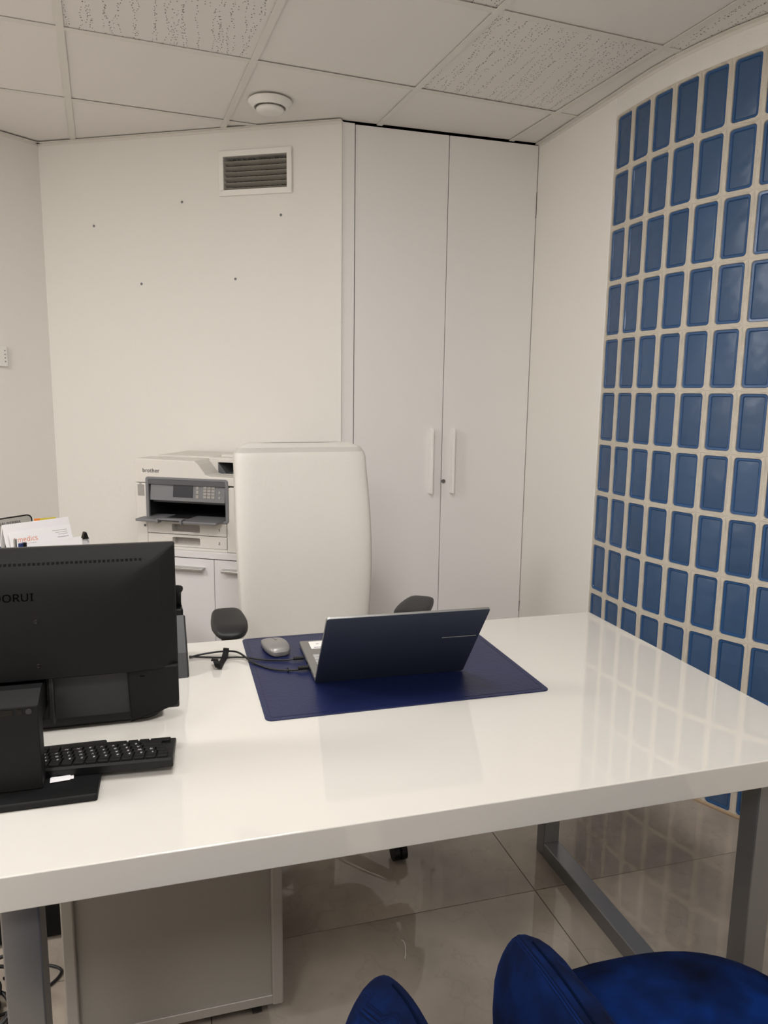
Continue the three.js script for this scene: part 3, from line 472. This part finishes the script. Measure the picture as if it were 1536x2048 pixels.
// ---------------------------------------------------------------- white office chair
{ const o = thing('office_chair', 'white leather high-back office chair with black armrests', 'office chair', [0.455, 0, -2.2], 0.06);
  // backrest: rings stacked in height, rounded shoulders, slight lean and lumbar curve
  const rings = [], K = 44, y0 = 0.50, y1 = 1.205, r = 0.055;
  for (let i = 0; i <= K; i++) {
    const v = i / K, y = y0 + (y1 - y0) * (v < 0.8 ? v : v), up = y1 - y, dn = y - y0;
    const cut = (d, R) => d < R ? R - Math.sqrt(Math.max(0, R * R - (R - d) * (R - d))) : 0;
    const w = 0.222 + 0.016 * Math.sin(Math.min(1, v * 1.15) * Math.PI * 0.75) - cut(up, r) - cut(dn, 0.04) * 0.8, t = Math.max(0.043 - cut(up, 0.045) * 0.9 - cut(dn, 0.04) * 0.8, 0.004);
    const zc = -0.275 - 0.075 * v + 0.03 * Math.sin(v * Math.PI * 1.1);
    rings.push(superRing(48, w, t, 0.42, (a, b) => [a, y, zc - b - 0.018 * (1 - (a / 0.24) ** 2)]));
  }
  // denser rings near the top so that the shoulder is round
  part('backrest', metreUV(loft(rings)), M.leather, o);
  const seat = []; for (let i = 0; i <= 24; i++) { const a = i / 24 * Math.PI, z = -0.25 * Math.cos(a), s = Math.sin(a) ** 0.25; seat.push(superRing(36, 0.25 * s, 0.05 * Math.sin(a) ** 0.5, 0.5, (p, q) => [p, 0.47 + q, z])); }
  part('seat', metreUV(loft(seat)), M.leather, o);
  part('back_bracket', [br(-0.04, 0.04, 0.40, 0.62, -0.335, -0.315, 0.004), br(-0.04, 0.04, 0.39, 0.41, -0.33, 0, 0.004)], M.blackPlastic, o);
  part('mechanism', br(-0.11, 0.11, 0.375, 0.425, -0.14, 0.14, 0.006), M.blackPlastic, o);
  part('gas_lift', [cyl(0.014, 0.014, 0.14, 20, 0, 0.31, 0)], M.chrome, o); part('lift_sleeve', cyl(0.026, 0.028, 0.2, 20, 0, 0.19, 0), M.blackPlastic, o);
  for (const [sx, px, pz, turn] of [[-1, -0.30, -0.01, 0.06], [1, 0.303, 0.02, 0.62]]) {
    const a = part('armrest_post', [rb(0.045, 0.22, 0.035, 0.006, px, 0.545, pz - 0.03), rb(0.08, 0.02, 0.06, 0.004, px * 0.9, 0.435, pz - 0.03), rb(0.2, 0.018, 0.05, 0.004, px * 0.62, 0.42, pz - 0.03)], M.blackPlastic, o);
    const pr = []; for (let i = 0; i <= 22; i++) { const t = i / 22 * Math.PI, z = -0.125 * Math.cos(t), s = Math.sin(t) ** (t < Math.PI / 2 ? 0.24 : 0.55), wd = (0.054 + 0.006 * -Math.cos(t)) * s; pr.push(superRing(28, Math.max(wd, 0.002), Math.max(0.0185 * Math.sin(t) ** 0.5, 0.002), 0.62, (p, q) => [p, q - (z > 0.09 ? (z - 0.09) * 0.25 : 0), z])); }
    const pad = part('armrest_pad', loft(pr), M.rubber, o); pad.position.set(px, 0.678, pz - 0.03); pad.rotation.y = -turn;
  }
  const a0 = Math.atan2(0.13, 0.3) + 0.05;
  for (let k = 0; k < 5; k++) {
    const a = a0 + k * 2 * Math.PI / 5, dx = Math.sin(a), dz = Math.cos(a);
    const L = loft(Array.from({ length: 8 }, (_, i) => { const u = i / 7, R = 0.02 + 0.29 * u; return superRing(12, 0.028 - 0.01 * u, 0.02 - 0.009 * u, 0.6, (p, q) => [dx * R + dz * p, 0.1 + q - 0.03 * u * u, dz * R - dx * p]); }));
    part('base_arm', L, M.chrome, o);
    const c = part('caster', [-1, 1].map((s) => cyl(0.027, 0.027, 0.016, 22).rotateZ(Math.PI / 2).translate(s * 0.012, 0.027, 0)).concat([rb(0.042, 0.02, 0.034, 0.006, 0, 0.05, 0)]), M.blackPlastic, o); c.position.set(dx * 0.325, 0, dz * 0.325); c.rotation.y = 0.35 * k;
    part('caster_stem', cyl(0.008, 0.008, 0.03, 12, 0, 0.066, 0), M.chrome, c);
  }
}

// ---------------------------------------------------------------- blue velvet visitor chairs
function visitorChair(label, pos, turn) {
  const o = thing('visitor_chair', label, 'armchair', pos, turn, 'blue velvet visitor chairs');
  // seat cushion; front towards -z
  const seat = []; for (let i = 0; i <= 28; i++) { const a = i / 28 * Math.PI, y = -Math.cos(a), s = Math.sin(a) ** 0.55; seat.push(superRing(48, 0.262 * Math.max(s, 0.02), 0.262 * Math.max(s, 0.02), 0.78, (p, q) => [p, 0.405 + 0.062 * y + (y > 0 ? 0.006 * Math.cos(p * 9) * Math.cos(q * 9) : 0), -q + (q > 0 ? -0.006 : 0)])); }
  part('seat', metreUV(loft(seat)), M.velvet, o);
  // wrap-around shell with padded channels inside
  const rings = [], n = 96, aMax = 2.16;
  for (let i = 0; i <= n; i++) {
    const t = -1 + 2 * i / n, a = t * aMax, e = Math.min(1, (1 - Math.abs(t)) / 0.13), endS = Math.sqrt(Math.max(0.0004, 1 - (1 - e) ** 2));
    const top = 0.79 - 0.196 * (Math.abs(t) ** 1.5), bot = 0.36, cy = (top + bot) / 2 - (1 - endS) * 0.02, hh = (top - bot) / 2 * (0.35 + 0.65 * endS);
    const ch = Math.abs(Math.sin(Math.abs(t) * Math.PI / 0.155)) ** 0.45;
    const ca = Math.cos(a), sa = Math.sin(a), rx = 0.25, rz = 0.295, qx = sgn(sa, 0.62), qz = sgn(ca, 0.62);
    rings.push(Array.from({ length: 28 }, (_, k) => { const q = k / 28 * 2 * Math.PI, u = sgn(Math.cos(q), 0.8), v = sgn(Math.sin(q), 0.75);
      const half = 0.043 * endS * (v > 0 ? 1 - 0.35 * v * v : 1), w = u * half * (u < 0 ? 1.35 + 0.55 * ch : 1) , flare = 0.05 * (v * hh + cy - 0.45);
      return [qx * (rx + flare * 0.6 + w), cy + v * hh, 0.04 + qz * (rz + flare + w)]; }));
  }
  part('shell', metreUV(loft(rings)), M.velvet, o);
  part('top_seam', new THREE.TubeGeometry(new THREE.CatmullRomCurve3(rings.filter((_, i) => i > 7 && i < n - 7).map((q) => V3(q[7][0], q[7][1] + 0.0005, q[7][2]))), 90, 0.0016, 6), phys(0x020c22, 1, { specularIntensity: 0.1 }), o, 'dark piping seam');
  for (const sx of [-1, 1]) for (const sz of [-1, 1]) part('leg', bar([sx * 0.16, 0.36, sz * 0.15], [sx * 0.24, 0.002, sz * 0.23], 0.011), M.blackPlastic, o);
  part('leg_brace', [bar([-0.18, 0.3, -0.17], [0.18, 0.3, 0.17], 0.007), bar([0.18, 0.3, -0.17], [-0.18, 0.3, 0.17], 0.007)], M.blackPlastic, o);
  return o;
}
visitorChair('blue velvet visitor chair at the right end of the desk, its seat in view', [0.70, 0, -0.71], -0.04);
visitorChair('blue velvet visitor chair of which only one arm tip shows', [-0.005, 0, -0.70], 0.0);

// ---------------------------------------------------------------- side table with stationery
{ const o = thing('side_table', 'white side table carrying the stationery', 'table', [-0.60, 0, -2.55]);
  part('table_top', br(-0.4, 0.4, 0.715, 0.74, -0.28, 0.26, 0.002), M.laminateCool, o);
  for (const sx of [-1, 1]) for (const sz of [-1, 1]) part('leg', rb(0.04, 0.715, 0.04, 0.003, sx * 0.37, 0.3575, sz * 0.23), M.laminateCool, o); }
const logo = canvasTex(1024, 1024, (c, w, h) => { c.fillStyle = '#f4f2f4'; c.fillRect(0, 0, w, h); c.fillStyle = '#d9703c'; c.font = '104px sans-serif'; c.fillText('i', 62, 178); c.fillText('medics', 112, 178); c.fillStyle = '#cfc8c6'; c.fillRect(110, 206, 300, 9); c.fillStyle = '#a9a6aa'; for (let k = 0; k < 3; k++) c.fillRect(700 + k * 45, 70 + k * 32, 250 - k * 45, 8); c.fillRect(770, 178, 190, 11); });
const YT = 0.62;
{ const o = thing('paper_tent', 'white folded card standing like a tent behind the envelopes', 'card', [-0.423, 0.74, -2.5375], YT);
  const L = 0.214, H = 0.22, D = 0.07;
  const face = (s) => ext(shapeOf([[s * D, 0], [s * (D - 0.003), 0], [-s * 0.0015, H - 0.002], [s * 0.0015, H]]), L).rotateY(Math.PI / 2).translate(-L / 2, 0, 0);
  part('front_leaf', face(-1), M.paper, o); part('rear_leaf', face(1), M.paper, o);
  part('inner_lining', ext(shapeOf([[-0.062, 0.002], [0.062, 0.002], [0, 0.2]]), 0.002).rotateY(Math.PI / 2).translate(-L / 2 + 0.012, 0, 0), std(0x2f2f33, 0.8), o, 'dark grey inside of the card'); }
{ // envelopes lean on the front leaf; front direction of the card
  const fx = Math.sin(YT), fz = Math.cos(YT), at = (f, r) => [-0.423 + fx * f + Math.cos(YT) * r, -2.5375 + fz * f - Math.sin(YT) * r];
  const mk = (label, f, r, w, h, yaw, mat) => { const p = at(f, r), o = thing('envelope', label, 'envelope', [p[0], 0.741, p[1]], yaw, 'white envelopes leaning on the folded card'); const m = part('sheet', new THREE.BoxGeometry(w, h, 0.0015).translate(0, h / 2, 0), mat, o); m.rotation.x = -0.3; part('flap', bx(w - 0.01, 0.04, 0.0006, 0, h - 0.024, -0.0011), M.paper, m); return o; };
  mk('white envelope with orange lettering and grey address lines', 0.084, 0, 0.2, 0.208, YT, [M.paper, M.paper, M.paper, M.paper, std(0xffffff, 0.75, { map: logo }), M.paper]);
  mk('plain white envelope in front of the lettered one', 0.098, 0.018, 0.2, 0.166, YT - 0.03, M.paper);
}
{ const o = thing('sign_holder', 'grey rounded sign with black rim reading GALDERMA', 'sign', [-0.57, 0.74, -2.594], 0.8);
  part('plate', ext(shapeOf(roundRect(0.30, 0.214, 0.018, 5).map((p) => [p[0], p[1] + 0.11])), 0.003), std(0xb9b7b0, 0.3), o);
  const rim = shapeOf(roundRect(0.304, 0.218, 0.02, 5).map((p) => [p[0], p[1] + 0.11])); rim.holes.push(new THREE.Path(roundRect(0.296, 0.21, 0.017, 5).reverse().map((p) => new THREE.Vector2(p[0], p[1] + 0.11)))); part('rim', ext(rim, 0.005).translate(0, 0, -0.001), M.glossBlack, o);
  part('lettering', text('GALDERMA', 0.0095, 0.0004, fontB).scale(1.15, 1, 1).translate(0.068, 0.1985, 0.0032), M.ink, o); }
{ const o = thing('sticky_note_pad', 'orange sticky notes peeking over the folded card', 'notes', [-0.462, 0.74, -2.795], 0.3); part('block', rb(0.02, 0.186, 0.01, 0.001, 0, 0.093, 0), M.orange, o);
  const q = thing('sticky_note_pad', 'yellow sticky notes peeking over the folded card', 'notes', [-0.425, 0.74, -2.785], 0.3); part('block', rb(0.05, 0.189, 0.012, 0.001, 0, 0.0945, 0), std(0xc9b82e, 0.7), q); }
{ const o = thing('binder_clip', 'black binder clip at the right of the envelopes', 'clip', [-0.287, 0.885, -2.60], 0.4);
  part('jaw', ext(shapeOf([[-0.010, 0], [0.010, 0], [0.003, 0.022], [-0.003, 0.022]]), 0.02).translate(0, 0, -0.01), M.blackPlastic, o); part('lever', tube([[0, 0.02, -0.006], [0.006, -0.005, -0.005], [0.012, -0.014, 0], [0.006, -0.005, 0.005], [0, 0.02, 0.006]], 0.001, 30, 6), M.alu, o);
  const f = thing('file_stack', 'pale upright folders behind the binder clip', 'folder', [-0.287, 0.74, -2.60], 0.62); part('cover', rb(0.03, 0.147, 0.005, 0.001, 0, 0.0735, 0), M.paper, f); }
{ const o = thing('pen_cup', 'white pen cup with a red mark', 'pen cup', [-0.448, 0.74, -2.352]);
  part('cup', new THREE.LatheGeometry([[0.0001, 0], [0.034, 0], [0.037, 0.16], [0.035, 0.16], [0.032, 0.004], [0.0001, 0.004]].map((p) => new THREE.Vector2(...p)), 36), M.white, o);
  part('mark', rb(0.012, 0.006, 0.002, 0.0006, 0.004, 0.15, 0.0365), M.red, o);
  const pen = (name, label, x, z, tx, tz, h, body, cap, r) => { const p = thing(name, label, 'pen', [-0.448 + x, 0.745, -2.352 + z], 0, 'pens in the white cup'); p.rotation.set(tz, 0, tx); part('barrel', cyl(r, r, h - 0.04, 14, 0, (h - 0.04) / 2, 0), body, p); part('cap', cyl(r * 1.12, r * 1.12, 0.04, 14, 0, h - 0.02, 0), cap, p); };
  pen('pen', 'slim silver pen in the cup', -0.008, 0.0, -0.02, 0.0, 0.193, M.alu, M.alu, 0.0042);
  pen('marker_pen', 'white marker with dark blue cap', 0.003, 0.006, -0.05, 0.02, 0.181, M.white, M.navy, 0.0062);
  pen('marker_pen', 'red marker with black cap', 0.016, 0.002, -0.02, -0.02, 0.181, M.red, M.blackPlastic, 0.0062);
  pen('pen', 'dark blue ballpoint leaning left', -0.02, 0.012, 0.14, 0.05, 0.176, M.navy, M.navy, 0.005);
  pen('marker_pen', 'yellow highlighter leaning left', -0.024, -0.012, 0.2, 0.0, 0.172, M.yellow, M.yellow, 0.007); }

// ---------------------------------------------------------------- floor clutter
{ const o = thing('floor_cable', 'thin black cable looping out from behind the left desk leg', 'cable');
  part('lead', tube([[-0.42, 0.004, -1.72], [-0.37, 0.004, -1.742], [-0.325, 0.004, -1.737], [-0.292, 0.004, -1.712], [-0.296, 0.004, -1.69], [-0.32, 0.004, -1.662], [-0.37, 0.004, -1.62], [-0.44, 0.004, -1.6]], 0.0033, 70), M.rubber, o); }
{ const o = thing('cable_bundle', 'tangle of black cables on the floor at the left edge', 'cable');
  for (let k = 0; k < 9; k++) { const c = [-0.44 + (rnd() - 0.5) * 0.06, -1.585 + (rnd() - 0.5) * 0.08], R = 0.05 + rnd() * 0.06, e = 0.6 + rnd() * 0.4, ph = rnd() * 6, tilt = rnd() * 0.5; part('lead', tube(Array.from({ length: 12 }, (_, i) => { const a = i / 12 * 2 * Math.PI; return [c[0] + R * Math.cos(a + ph) * e, 0.006 + k * 0.007 + tilt * R * (1 + Math.sin(a)), c[1] + R * Math.sin(a + ph)]; }), 0.0042, 60, 8, true), M.rubber, o); } }
{ const o = thing('thread', 'short white thread lying on the floor tile', 'thread', [0.522, 0.0008, -1.565]); part('fibre', tube([[0.004, 0, -0.031], [0.0075, 0, -0.024], [0.004, 0, 0], [-0.007, 0, 0.03]], 0.0009, 20, 6), std(0xf6f2ea, 0.6), o); }

scene.traverse((o) => { if (o.isMesh) o.castShadow = o.receiveShadow = true; });
renderer.render(scene, camera);
